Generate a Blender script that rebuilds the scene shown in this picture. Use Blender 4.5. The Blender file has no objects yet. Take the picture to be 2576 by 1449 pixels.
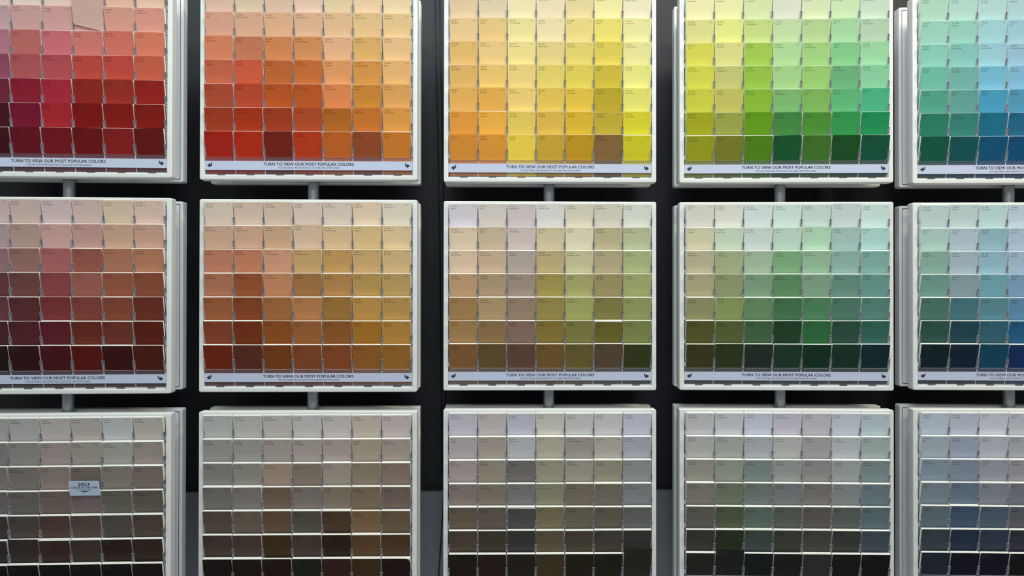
import bpy, bmesh, math, random
from mathutils import Matrix, Vector
S = bpy.context.scene
C = S.collection
rnd = random.Random(7)
mm = 0.001

# ------------------------------------------------------------------ camera
FPX = 1908.2
cam = bpy.data.objects.new('camera', bpy.data.cameras.new('camera'))
C.objects.link(cam)
cam.data.sensor_width = 36.0
cam.data.lens = FPX / 2576.0 * 36.0
cam.data.clip_start = 0.01
yaw, pit, rol = math.radians(1.4351), math.radians(0.3278), math.radians(0.0596)
F = Vector((math.sin(yaw) * math.cos(pit), math.cos(yaw) * math.cos(pit), math.sin(pit)))
R = Vector((math.cos(yaw), -math.sin(yaw), 0))
U = R.cross(F)
R2 = math.cos(rol) * R + math.sin(rol) * U
U2 = -math.sin(rol) * R + math.cos(rol) * U
EYE = Vector((-0.0853, -1.3786, 0.0064))
cam.matrix_world = Matrix(((R2.x, U2.x, -F.x, EYE.x), (R2.y, U2.y, -F.y, EYE.y), (R2.z, U2.z, -F.z, EYE.z), (0, 0, 0, 1)))
S.camera = cam
S.cycles.transparent_max_bounces = 40

# ------------------------------------------------------------------ world, lamps, exposure
w = bpy.data.worlds.new('world')
S.world = w
w.use_nodes = True
bg = w.node_tree.nodes['Background']
bg.inputs[0].default_value = (0.80, 0.84, 0.95, 1)
bg.inputs[1].default_value = 0.2
def lamp(name, loc, aim, sx, sy, power, col):
    l = bpy.data.lights.new(name, 'AREA')
    l.shape = 'RECTANGLE'; l.size = sx; l.size_y = sy; l.energy = power; l.color = col
    o = bpy.data.objects.new(name, l); C.objects.link(o)
    o.location = loc
    o.rotation_euler = (Vector(aim) - Vector(loc)).to_track_quat('-Z', 'Y').to_euler()
    return o
for i, (lx, lc, lp) in enumerate(((-0.85, (0.95, 1.0, 0.30), 0.07), (-0.42, (0.98, 1.0, 0.45), 0.17), (0.02, (1.0, 0.98, 0.50), 0.22), (0.45, (1.0, 0.98, 0.40), 0.24), (0.88, (1.0, 0.94, 0.15), 0.07))):
    lamp('valance_lamp', (lx, -0.50, 0.80), (lx, 0.0, -0.05), 0.40, 0.06, lp, lc)
lamp('ceiling_fill', (-1.2, -0.90, 1.6), (-0.8, 0, -0.8), 0.5, 0.3, 9.5, (0.79, 1.0, 0.72))
lamp('ceiling_fill', (0.05, -1.0, 1.8), (0, 0, -0.8), 0.7, 0.3, 28, (0.77, 0.85, 1.0))
lamp('ceiling_fill', (1.3, -0.90, 1.6), (0.8, 0, -0.8), 0.5, 0.3, 22, (1.0, 0.95, 0.66))
lamp('ceiling_fill', (-0.6, -2.4, 1.6), (0, 0, -0.5), 1.0, 0.5, 9, (0.85, 1.0, 0.90))  # unseen fill added out front to lighten the rear trays
lamp('ceiling_fill', (0.2, -2.4, 1.6), (0.4, 0, -0.5), 1.0, 0.5, 13, (1.0, 0.97, 0.88))  # second added fill, set leftward to reach the right boards' rear trays
S.view_settings.view_transform = 'Standard'
S.view_settings.look = 'None'
S.view_settings.gamma = 1.0
S.view_settings.use_curve_mapping = False
S.view_settings.exposure = 0.0

# ------------------------------------------------------------------ materials
def mat(name, col, rough=0.5, spec=0.5, metal=0.0, noise=0.0, nscale=40.0, bump=0.0):
    m = bpy.data.materials.new(name); m.use_nodes = True
    nt = m.node_tree; b = nt.nodes['Principled BSDF']
    b.inputs['Roughness'].default_value = rough
    b.inputs['Specular IOR Level'].default_value = spec
    b.inputs['Metallic'].default_value = metal
    b.inputs['Base Color'].default_value = (*col, 1)
    if noise or bump:
        tc = nt.nodes.new('ShaderNodeTexCoord'); n = nt.nodes.new('ShaderNodeTexNoise')
        n.inputs['Scale'].default_value = nscale; n.inputs['Detail'].default_value = 4
        nt.links.new(tc.outputs['Object'], n.inputs['Vector'])
        if noise:
            r = nt.nodes.new('ShaderNodeMapRange')
            r.inputs['To Min'].default_value = 1 - noise; r.inputs['To Max'].default_value = 1 + noise * 0.4
            nt.links.new(n.outputs['Fac'], r.inputs['Value'])
            mx = nt.nodes.new('ShaderNodeVectorMath'); mx.operation = 'SCALE'
            mx.inputs[0].default_value = col
            nt.links.new(r.outputs['Result'], mx.inputs['Scale'])
            nt.links.new(mx.outputs['Vector'], b.inputs['Base Color'])
        if bump:
            bp = nt.nodes.new('ShaderNodeBump'); bp.inputs['Strength'].default_value = bump; bp.inputs['Distance'].default_value = 0.0005
            nt.links.new(n.outputs['Fac'], bp.inputs['Height']); nt.links.new(bp.outputs['Normal'], b.inputs['Normal'])
    return m
M_white = mat('white_plastic', (0.765, 0.77, 0.765), 0.42, 0.4, noise=0.06, nscale=9, bump=0.05)
M_rear = mat('lightened_rear_plastic', (0.90, 0.90, 0.89), 0.45, 0.4, noise=0.08, nscale=7)  # same white plastic, albedo raised to make up for shade behind the boards
M_groove = mat('dark_groove', (0.055, 0.055, 0.065), 0.6)
M_back = mat('grey_backing', (0.10, 0.10, 0.12), 0.5, noise=0.2, nscale=60)
M_strip = mat('blue_reflection_strip', (0.66, 0.71, 0.93), 0.35, 0.4, noise=0.02, nscale=20)  # blue of reflected light is mixed into the strip's base colour
M_ink = mat('slate_ink', (0.035, 0.045, 0.07), 0.5)
M_ledge = mat('pale_ledge', (0.58, 0.59, 0.61), 0.35)
M_slot = mat('ledge_slot', (0.10, 0.105, 0.11), 0.5)
M_steel = mat('brushed_steel_pole', (0.42, 0.44, 0.47), 0.42, 0.5, 0.75, noise=0.15, nscale=30)
M_wall = mat('dark_charcoal_panel', (0.023, 0.023, 0.030), 0.55, 0.4, noise=0.2, nscale=3)
M_wall2 = mat('slate_grey_panel', (0.22, 0.235, 0.26), 0.55, 0.4, noise=0.1, nscale=4)
M_cable = mat('black_cable', (0.004, 0.004, 0.004), 0.6)
M_tag = mat('pale_blue_tag', (0.60, 0.72, 0.90), 0.35, 0.4)
M_sleeve = mat('smoky_sleeve', (0.075, 0.075, 0.10), 0.25, 0.6)
M_edge = mat('clear_plastic_edge', (0.74, 0.74, 0.82), 0.2, 0.6)
nt = M_edge.node_tree; tr = nt.nodes.new('ShaderNodeBsdfTransparent'); mx = nt.nodes.new('ShaderNodeMixShader')
mx.inputs[0].default_value = 0.78
nt.links.new(tr.outputs[0], mx.inputs[1]); nt.links.new(nt.nodes['Principled BSDF'].outputs[0], mx.inputs[2])
nt.links.new(mx.outputs[0], nt.nodes['Material Output'].inputs[0])
# clear plastic: mostly see-through with a glossy sheen
M_clear = bpy.data.materials.new('clear_plastic'); M_clear.use_nodes = True
nt = M_clear.node_tree; nt.nodes.clear()
out = nt.nodes.new('ShaderNodeOutputMaterial'); tr = nt.nodes.new('ShaderNodeBsdfTransparent'); tr.inputs[0].default_value = (0.985, 0.985, 0.995, 1)
gl = nt.nodes.new('ShaderNodeBsdfGlossy'); gl.inputs['Roughness'].default_value = 0.18; gl.inputs[0].default_value = (0.95, 0.94, 1.0, 1)
df = nt.nodes.new('ShaderNodeBsdfDiffuse'); df.inputs[0].default_value = (0.72, 0.70, 0.85, 1)
m1 = nt.nodes.new('ShaderNodeMixShader'); m1.inputs[0].default_value = 0.045
m2 = nt.nodes.new('ShaderNodeMixShader'); m2.inputs[0].default_value = 0.06
nt.links.new(tr.outputs[0], m1.inputs[1]); nt.links.new(df.outputs[0], m1.inputs[2])
nt.links.new(m1.outputs[0], m2.inputs[1]); nt.links.new(gl.outputs[0], m2.inputs[2]); nt.links.new(m2.outputs[0], out.inputs[0])
def attr_mat(name, rough, spec):
    m = bpy.data.materials.new(name); m.use_nodes = True
    nt = m.node_tree; b = nt.nodes['Principled BSDF']
    a = nt.nodes.new('ShaderNodeAttribute'); a.attribute_name = 'tint'
    nt.links.new(a.outputs['Color'], b.inputs['Base Color'])
    b.inputs['Roughness'].default_value = rough; b.inputs['Specular IOR Level'].default_value = spec
    return m
M_card = attr_mat('card_paint', 0.5, 0.3)
M_print = attr_mat('card_print', 0.6, 0.2)
# paper edges of a pack of cards: cream with fine layers through the thickness
M_paper = bpy.data.materials.new('card_paper_edges'); M_paper.use_nodes = True
nt = M_paper.node_tree; b = nt.nodes['Principled BSDF']; b.inputs['Roughness'].default_value = 0.7
tc = nt.nodes.new('ShaderNodeTexCoord'); sp = nt.nodes.new('ShaderNodeSeparateXYZ'); nt.links.new(tc.outputs['Object'], sp.inputs[0])
mu = nt.nodes.new('ShaderNodeMath'); mu.operation = 'MULTIPLY'; mu.inputs[1].default_value = 1900; nt.links.new(sp.outputs['Y'], mu.inputs[0])
nz = nt.nodes.new('ShaderNodeTexNoise'); nz.noise_dimensions = '1D'; nz.inputs['Scale'].default_value = 1.0; nt.links.new(mu.outputs[0], nz.inputs['W'])
cr = nt.nodes.new('ShaderNodeValToRGB'); cr.color_ramp.elements[0].position = 0.3; cr.color_ramp.elements[0].color = (0.66, 0.65, 0.62, 1)
cr.color_ramp.elements[1].position = 0.6; cr.color_ramp.elements[1].color = (0.90, 0.895, 0.87, 1)
nt.links.new(nz.outputs['Fac'], cr.inputs[0]); nt.links.new(cr.outputs[0], b.inputs['Base Color'])

# ------------------------------------------------------------------ mesh helpers
class MB:
    def __bool__(self): return True
    def __init__(self): self.v = []; self.f = []; self.m = []
    def add(self, vs, fs, mi=0):
        n = len(self.v); self.v += [tuple(a) for a in vs]
        self.f += [tuple(n + i for i in q) for q in fs]; self.m += [mi] * len(fs)
    def box(self, x0, x1, y0, y1, z0, z1, mi=0):
        vs = [(x, y, z) for x in (x0, x1) for y in (y0, y1) for z in (z0, z1)]
        self.add(vs, [(0, 1, 3, 2), (4, 6, 7, 5), (0, 4, 5, 1), (2, 3, 7, 6), (0, 2, 6, 4), (1, 5, 7, 3)], mi)
    def prism(self, pts, y0, y1, mi_face=0, mi_side=0):       # outline in x, z extruded through y; pts anticlockwise seen from the front
        n = len(pts)
        vs = [(x, y0, z) for x, z in pts] + [(x, y1, z) for x, z in pts]
        self.add(vs, [tuple(range(n)), tuple(reversed(range(n, 2 * n)))], mi_face)
        self.add(vs, [(i, i + n, (i + 1) % n + n, (i + 1) % n) for i in range(n)], mi_side)
    def loft(self, loops, mi=0, closed=False, mis=None):
        n = len(loops[0]); vs = [p for l in loops for p in l]
        base = len(self.v); self.v += [tuple(a) for a in vs]
        k = len(loops)
        for j in range(k if closed else k - 1):
            for i in range(n):
                a, b_ = j * n, ((j + 1) % k) * n
                self.f.append((base + a + i, base + a + (i + 1) % n, base + b_ + (i + 1) % n, base + b_ + i)); self.m.append(mis[j] if mis else mi)
    def mesh(self, name, mats, smooth=False):
        me = bpy.data.meshes.new(name); me.from_pydata(self.v, [], self.f)
        for m in mats: me.materials.append(m)
        me.polygons.foreach_set('material_index', self.m)
        if smooth: me.polygons.foreach_set('use_smooth', [True] * len(self.f))
        me.update(); return me
def fixn(me):
    bm = bmesh.new(); bm.from_mesh(me); bmesh.ops.recalc_face_normals(bm, faces=bm.faces); bm.to_mesh(me); bm.free(); return me
def link(name, me, parent=None, mw=None):
    o = bpy.data.objects.new(name, me); C.objects.link(o)
    if parent is not None: o.parent = parent
    if mw is not None: o.matrix_world = mw
    return o
def tag(o, label=None, cat=None, group=None, kind=None):
    if label: o['label'] = label
    if cat: o['category'] = cat
    if group: o['group'] = group
    if kind: o['kind'] = kind
    return o
def rrect(x0, x1, z0, z1, y, r, seg=3):
    pts = []
    for cx, cz, a0 in ((x1 - r, z0 + r, -90), (x1 - r, z1 - r, 0), (x0 + r, z1 - r, 90), (x0 + r, z0 + r, 180)):
        for k in range(seg + 1):
            a = math.radians(a0 + 90 * k / seg); pts.append((cx + r * math.cos(a), y, cz + r * math.sin(a)))
    return pts

# ------------------------------------------------------------------ lettering from the built-in font, one mesh per glyph
GL = {}
def text_mesh(body, offset):
    cu = bpy.data.curves.new('t', 'FONT'); cu.body = body; cu.size = 1.0; cu.offset = offset; cu.resolution_u = 2; cu.fill_mode = 'FRONT'
    ob = bpy.data.objects.new('t', cu); C.objects.link(ob)
    dg = bpy.context.evaluated_depsgraph_get(); ev = ob.evaluated_get(dg); me = ev.to_mesh()
    v = [tuple(p.co) for p in me.vertices]; f = [tuple(p.vertices) for p in me.polygons]
    ev.to_mesh_clear(); bpy.data.objects.remove(ob); bpy.data.curves.remove(cu)
    return v, f
def width(body):
    v, _ = text_mesh(body, 0.0); xs = [p[0] for p in v]; return max(xs) - min(xs)
WHH = width('HH')
CAP = max(p[1] for p in text_mesh('H', 0.0)[0])
def glyph(ch, bold):
    k = (ch, bold)
    if k not in GL:
        adv = width('H' + ch + 'H') - WHH if ch != ' ' else 0.26
        v, f = ([], []) if ch == ' ' else text_mesh(ch, 0.0)
        if bold == 1 and v:                       # heavier strokes: the outline repeated a hair to each side
            vv, ff = [], []
            for dx, dy in ((-0.016, -0.008), (0.016, -0.008), (-0.016, 0.008), (0.016, 0.008), (0, 0)):
                n = len(vv); vv += [(a + dx, b_ + dy, 0) for a, b_, _ in v]; ff += [tuple(n + i for i in q) for q in f]
            v, f = vv, ff
        GL[k] = (adv, v, f)
    return GL[k]
def write(mb, s, x, z, cap, y, width_to=None, sx=1.0, align='l', bold=0, mi=0, track=0.0):
    """letters of cap height CAP in the x, z plane at depth y; x is the left end (l), middle (c) or right end (r)"""
    k = cap / CAP; tot = sum(glyph(c, bold)[0] + track for c in s) * k
    if width_to: sx = width_to / tot
    tot *= sx
    px = x if align == 'l' else x - tot / 2 if align == 'c' else x - tot
    for c in s:
        adv, v, f = glyph(c, bold)
        if v: mb.add([(px + a * k * sx, y, z + b_ * k) for a, b_, _ in v], f, mi)
        px += (adv + track) * k * sx

# ------------------------------------------------------------------ the place: boards on poles before a dark wall
PX, PZ = 52.6 * mm, 42.3 * mm
LEAN = math.radians(13.5)
CW, CL = 50.7 * mm, 75 * mm
TOPZ, TOPY = 166.5 * mm, -9.5 * mm
HW, HH = 194 * mm, 172.1 * mm
BX = [-0.8448, -0.4150, 0.0188, 0.4497, 0.8793]
BY = [-0.0349, -0.0149, 0.0, -0.0078, -0.0156]
BYAW = [1.40, -0.49, -0.52, -2.71, -3.12]
BZ = [0.3790, 0.0, -0.3788]
def board_matrix(r, c): return Matrix.Translation((BX[c], BY[c], BZ[r])) @ Matrix.Rotation(math.radians(BYAW[c]), 4, 'Z')
def pocket_local(row, col):
    zt = TOPZ - row * PZ
    return Matrix.Translation(((col - 3) * PX, TOPY + CL * math.sin(LEAN), zt - CL * math.cos(LEAN))) @ Matrix.Rotation(LEAN, 4, 'X')

# wall behind: dark upper panel, ledge and grey lower panel
WY = 0.16
wall = MB(); wall.box(-2.2, 2.2, WY, WY + 0.03, -0.392, 1.5)
tag(link('wall_back', wall.mesh('wall_back', [M_wall])), kind='structure')
ld = MB(); ld.box(-2.2, 2.2, WY - 0.004, WY + 0.02, -0.3925, -0.383)
tag(link('trim_1', ld.mesh('trim_1', [mat('black_ledge', (0.01, 0.01, 0.012), 0.5)])), kind='structure')
lw = MB(); lw.box(-2.2, 2.2, WY - 0.002, WY + 0.03, -1.45, -0.3935)
tag(link('wall_lower', lw.mesh('wall_lower', [M_wall2])), kind='structure')

fl = MB(); fl.box(-2.2, 2.2, -3.2, WY + 0.03, -1.48, -1.45)
tag(link('floor', fl.mesh('floor', [mat('grey_floor', (0.30, 0.29, 0.30), 0.35, 0.5, noise=0.1, nscale=5)])), kind='structure')

def tube(name, pts, r, m, label, cat):
    mb = MB(); n = 8; loops = []
    for i, p in enumerate(pts):
        d = (Vector(pts[min(i + 1, len(pts) - 1)]) - Vector(pts[max(i - 1, 0)])).normalized()
        a = d.cross(Vector((0, 1, 0))).normalized(); b_ = d.cross(a)
        loops.append([Vector(p) + r * (math.cos(t * 2 * math.pi / n) * a + math.sin(t * 2 * math.pi / n) * b_) for t in range(n)])
    mb.loft(loops); mb.f += [tuple(range(n)), tuple(range((len(pts) - 1) * n, len(pts) * n))]; mb.m += [0, 0]
    return tag(link(name, fixn(mb.mesh(name, [m], True))), label, cat)
def at(u, v, Y):
    d = F + R2 * ((u - 1288) / FPX) - U2 * ((v - 724.5) / FPX)
    t = (Y - EYE.y) / d.y
    p = EYE + d * t; return (p.x, p.y, p.z)
cy = WY - 0.004
for nm, px, lab in (
    ('cable', [(1094, -60), (1098, 200), (1102, 380), (1105, 560), (1110, 980), (1112, 1190)], 'black cable down the dark wall, left one of the pair beside the yellow boards'),
    ('cable', [(1105.5, -60), (1109.5, 200), (1114, 380), (1116.5, 560), (1121, 980), (1118, 1180), (1113, 1300), (1100, 1500)], 'black cable left of the yellow boards that runs on over the grey lower panel'),
    ('cable', [(2052, 430), (2050, 476), (2047, 507), (2020, 760), (1980, 980), (1976, 1030)], 'thin black cable behind the green boards, closer to their pole'),
    ('cable', [(2062, 430), (2061, 476), (2058, 507), (2032, 760), (1992, 980), (1988, 1030)], 'thin black cable behind the green boards, farther from their pole'),
    ('cable', [(129, 430), (132, 465), (136, 500), (170, 760), (222, 1000), (224, 1030)], 'thin black cable behind the pink and dusty rose boards')):
    pts = [at(u, v, cy) for u, v in px]
    tube(nm, pts, 0.0011, M_cable, lab, 'cable')

BOARD = [['11', '12', '13', '14', '15'], ['21', '22', '23', '24', '25'], ['31', '32', '33', '34', '35']]
BNAME = {'11': 'top pink and red board', '12': 'top peach and orange board', '13': 'top yellow board', '14': 'top lime and green board', '15': 'top aqua board',
         '21': 'middle dusty rose board', '22': 'middle tan and rust board', '23': 'middle khaki and gold board', '24': 'middle sage green board', '25': 'middle teal board',
         '31': 'bottom taupe board', '32': 'bottom beige and brown board', '33': 'bottom stone grey board', '34': 'bottom grey green board', '35': 'bottom slate blue board'}
BLAB = {'11': 'white turning board of pink to crimson paint cards, above the dusty rose one', '12': 'white turning board of peach to burnt orange paint cards, top tier',
        '13': 'white turning board of cream, yellow and gold paint cards, top tier', '14': 'white turning board of lime to emerald paint cards, top tier',
        '15': 'white turning board of aqua to deep teal blue paint cards, top tier, cut by frame', '21': 'white turning board of dusty rose to maroon paint cards, middle tier',
        '22': 'white turning board of cream, tan and rust paint cards, middle tier', '23': 'white turning board of ivory, khaki and olive gold paint cards, middle tier',
        '24': 'white turning board of celery to dark forest green paint cards, middle tier', '25': 'white turning board of pale blue green to dark teal cards, middle tier, cut by frame',
        '31': 'white turning board of taupe paint cards with the blue year tag, bottom tier', '32': 'white turning board of warm beige to dark brown paint cards, bottom tier',
        '33': 'white turning board of stone grey and khaki paint cards, bottom tier centre', '34': 'white turning board of grey green paint cards, bottom tier',
        '35': 'white turning board of slate blue and grey paint cards, bottom tier, cut by frame'}

# poles
PNAME = ['pink and taupe', 'orange and tan', 'yellow and khaki', 'lime and sage green', 'aqua and teal']
for c in range(5):
    x, y = BX[c] - 0.036 * math.sin(math.radians(BYAW[c])), BY[c] + 0.036
    mb = MB(); n = 32; r_ = 0.0100
    mb.loft([[(x + r_ * math.cos(t * 2 * math.pi / n), y + r_ * math.sin(t * 2 * math.pi / n), z) for t in range(n)] for z in (-1.45, 0.9)])
    mb.f += [tuple(range(n)), tuple(range(n, 2 * n))]; mb.m += [0, 0]
    tag(link('display_pole', fixn(mb.mesh('display_pole', [M_steel], False))), 'round grey steel pole carrying the %s boards' % PNAME[c], 'pole', 'poles between the front and rear trays')

# shared board meshes
def frame_mesh():
    mb = MB(); ox, oz = HW, HH; ix = 185.5 * mm; iz0, iz1 = -164.2 * mm, 164.5 * mm
    L = lambda d, y, r: rrect(-ox + d, ox - d, -oz + d, oz - d, y, r, 4)
    I = lambda d, y, r: rrect(-ix - d, ix + d, iz0 - d, iz1 + d, y, r, 4)
    loops = [L(0.0, 20 * mm, 3 * mm), L(0.0, 2 * mm, 3.2 * mm), L(0.35 * mm, 0.8 * mm, 3 * mm), L(1.0 * mm, 0.2 * mm, 2.6 * mm), L(2.0 * mm, 0, 2 * mm),
             I(1.0 * mm, 0, 1.2 * mm), I(0.4 * mm, 0.2 * mm, 1 * mm), I(0, 0.9 * mm, 0.8 * mm), I(0, 16 * mm, 0.8 * mm), I(0.5 * mm, 20 * mm, 1 * mm)]
    mb.loft(loops, closed=True)
    me = fixn(mb.mesh('front_frame', [M_white]))
    return me
ME_frame = frame_mesh()
mb = MB(); mb.box(-186 * mm, 186 * mm, 19 * mm, 21 * mm, -165 * mm, 165 * mm); ME_back = mb.mesh('backing', [M_back])
mb = MB(); q_ = [(0.2, 164.6), (9.0, 141.0), (18.9, 141.0), (18.9, 164.6)]
n4 = [(x, y * mm, z * mm) for x in (-185.6 * mm, 185.6 * mm) for y, z in q_]
mb.add(n4, [(0, 1, 2, 3), (4, 7, 6, 5)] + [(i, i + 4, (i + 1) % 4 + 4, (i + 1) % 4) for i in range(4)])
ME_header = fixn(mb.mesh('header_panel', [M_white]))
def rear_mesh():
    mb = MB(); ox, oz = HW, HH
    L = lambda d, y, r: rrect(-ox + d, ox - d, -oz + d, oz - d, y * mm, r * mm, 4)
    loops = [L(0, 71, 3), L(0, 54, 3.2), L(0.6 * mm, 52.4, 3), L(1.6 * mm, 52, 2.5), L(5.0 * mm, 52, 2), L(5.1 * mm, 55, 2), L(6.1 * mm, 55, 2), L(6.2 * mm, 52.6, 2)]
    mb.loft(loops, mis=[0, 0, 0, 0, 1, 1, 1])
    n = len(loops[0]); k = len(mb.v)
    mb.f += [tuple(range(k - n, k)), tuple(range(n))]; mb.m += [0, 0]
    return fixn(mb.mesh('rear_tray', [M_rear, M_groove]))
ME_rear = rear_mesh()
mb = MB()
for z in (-0.11, 0.11):
    n = 24
    ring = lambda r, a, b_: [(r * math.cos(t * 2 * math.pi / n), 36 * mm + r * math.sin(t * 2 * math.pi / n), z + a) for t in range(n)]
    mb.loft([ring(15.8 * mm, -0.012, 0), ring(15.8 * mm, 0.012, 0), ring(10.3 * mm, 0.012, 0), ring(10.3 * mm, -0.012, 0)], closed=True)
ME_collar = fixn(mb.mesh('pivot_collar', [M_groove]))
# message strip
mb = MB(); mb.box(-185.2 * mm, 185.2 * mm, 0, 0.8 * mm, -7.9 * mm, 7.9 * mm); ME_strip = mb.mesh('message_strip', [M_strip])
mb = MB()
write(mb, 'TURN TO VIEW OUR MOST POPULAR COLORS', 0, 0.0 * mm, 5.0 * mm, -0.06 * mm, width_to=161 * mm, align='c', bold=1)
write(mb, 'VOLTEA PARA VER NUESTROS COLORES M\u00c1S POPULARES', 0, -5.4 * mm, 2.9 * mm, -0.06 * mm, width_to=110 * mm, align='c', bold=2)
ME_msg = mb.mesh('lettering', [M_ink])
def arrow(sgn):
    # curved tail sweeping down into a triangular head
    pts = [(4.3, 4.6), (4.5, 3.0), (4.4, 1.2), (3.6, -0.8), (2.2, -2.2), (0.6, -2.6), (0.3, -4.4), (-4.4, -0.4), (0.3, 3.6), (0.5, 1.6), (1.9, 1.2), (2.6, 2.4), (2.5, 3.7), (3.3, 4.5)]
    n = MB(); n.prism([(sgn * a * mm, b_ * mm) for a, b_ in pts], -0.15 * mm, -0.02 * mm); return fixn(n.mesh('arrow', [M_ink]))
ME_arl, ME_arr = arrow(1), arrow(-1)
mb = MB(); mb.box(-185 * mm, 185 * mm, 6 * mm, 18.5 * mm, -164.1 * mm, -161.6 * mm, 0)
for i in range(7):
    x = (i - 3) * PX; mb.box(x - 7 * mm, x + 7 * mm, 5.7 * mm, 7 * mm, -164.15 * mm, -161.5 * mm, 1)
ME_ledge = mb.mesh('bottom_ledge', [M_ledge, M_slot])
def rail(sgn):
    mb = MB()
    for r in range(7):
        zt = TOPZ - r * PZ - 25.7 * mm
        x0, x1 = sorted((sgn * 185.4 * mm, sgn * 183.4 * mm))
        mb.box(x0, x1, 2 * mm, 4 * mm, zt - 8 * mm, zt, 0); mb.box(x0, x1, 2 * mm, 4 * mm, zt - 16 * mm, zt - 8 * mm, 1)
        mb.box(x0, x1, 6 * mm, 8 * mm, max(zt - 42 * mm, -160 * mm), zt - 16 * mm, 0)
    return mb.mesh('side_rail', [M_sleeve, M_ledge])
ME_rails = [rail(-1), rail(1)]
# pocket: clear U-shaped front lip, side walls, floor, rib and stud
def pocket_mesh():
    mb = MB(); w, t, zt, zr, zb = 26.2, 23.9, 48.6, 29.8, -2.2
    def arc(cx, cz, r, a0, a1): return [(cx + r * math.cos(math.radians(a0 + (a1 - a0) * k / 3)), cz + r * math.sin(math.radians(a0 + (a1 - a0) * k / 3))) for k in range(4)]
    o = [(-w, zb), (w, zb)] + arc(w - 1.2, zt - 1.2, 1.2, 0, 90) + arc(t + 0.8, zt - 0.8, 0.8, 90, 180) + arc(t - 2.2, zr + 2.2, 2.2, 0, -90) \
        + arc(-t + 2.2, zr + 2.2, 2.2, -90, -180) + arc(-t - 0.8, zt - 0.8, 0.8, 0, 90) + arc(-w + 1.2, zt - 1.2, 1.2, 90, 180)
    mb.prism([(a * mm, b_ * mm) for a, b_ in o], -1.5 * mm, -0.6 * mm, 0, 1)
    for s in (-1, 1):
        x0, x1 = sorted((s * 25.95 * mm, s * 26.2 * mm))
        mb.box(x0, x1, -0.6 * mm, 6.5 * mm, zb * mm, 47.5 * mm, 0)
        mb.box(x0, x1, -1.6 * mm, -0.5 * mm, 30 * mm, 48 * mm, 1)
    mb.box(-25.8 * mm, 25.8 * mm, -0.6 * mm, 8 * mm, zb * mm, (zb + 0.8) * mm, 0)
    mb.box(25.6 * mm, 27.0 * mm, -1.95 * mm, -1.5 * mm, zb * mm, 28.5 * mm, 1)            # rib between neighbours
    mb.box(25.95 * mm, 26.65 * mm, -1.2 * mm, 0.4 * mm, 46.2 * mm, 48.2 * mm, 2)             # dark bridge at the top of the tabs
    mb.box(25.05 * mm, 27.55 * mm, -1.72 * mm, -1.52 * mm, 33.4 * mm, 47.6 * mm, 4)            # dark sleeve joining two tabs
    mb.box(25.2 * mm, 25.6 * mm, -1.8 * mm, -1.5 * mm, 30.5 * mm, 46.5 * mm, 3); mb.box(27.0 * mm, 27.4 * mm, -1.8 * mm, -1.5 * mm, 30.5 * mm, 46.5 * mm, 3)
    n = 10; c0 = (26.3 * mm, 35.5 * mm)
    ring = lambda r, y: [(c0[0] + r * math.cos(k * 2 * math.pi / n), y, c0[1] + 1.3 * r * math.sin(k * 2 * math.pi / n)) for k in range(n)]
    k0 = len(mb.v); mb.loft([ring(0.4 * mm, 1.5 * mm), ring(0.4 * mm, -1.5 * mm), ring(0.6 * mm, -1.6 * mm), ring(0.5 * mm, -2.0 * mm)], 3)
    mb.f.append(tuple(range(k0 + 3 * n, k0 + 4 * n))); mb.m.append(3)
    return fixn(mb.mesh('card_pocket', [M_clear, M_edge, M_groove, M_ledge, M_sleeve]))
ME_pocket = pocket_mesh()
STRIP_M = Matrix.Translation((0, 1.0 * mm, -146.3 * mm)) @ Matrix.Rotation(LEAN * 0.7, 4, 'X')
for r in range(3):
    for c in range(5):
        k = BOARD[r][c]
        e = bpy.data.objects.new('colour_board', None); C.objects.link(e); e.matrix_world = board_matrix(r, c); e.empty_display_size = 0.05
        tag(e, BLAB[k], 'display board', 'turning colour boards in three tiers')
        for nm, me in (('front_frame', ME_frame), ('header_panel', ME_header), ('backing', ME_back), ('rear_tray', ME_rear), ('pivot_collar', ME_collar), ('bottom_ledge', ME_ledge), ('side_rail', ME_rails[0]), ('side_rail', ME_rails[1])):
            link(nm, me, e)
        s = link('message_strip', ME_strip, e); s.matrix_local = STRIP_M
        s['label'] = 'strip tinted by reflected blue light, printed in dark slate'
        link('lettering', ME_msg, s)
        a = link('arrow', ME_arl, s); a.location = (-176 * mm, 0, 0.6 * mm)
        a = link('arrow', ME_arr, s); a.location = (176 * mm, 0, 0.6 * mm)
        for rr in range(7):
            for cc in range(7):
                p = link('card_pocket', ME_pocket, e); p.matrix_local = pocket_local(rr, cc)

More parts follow.
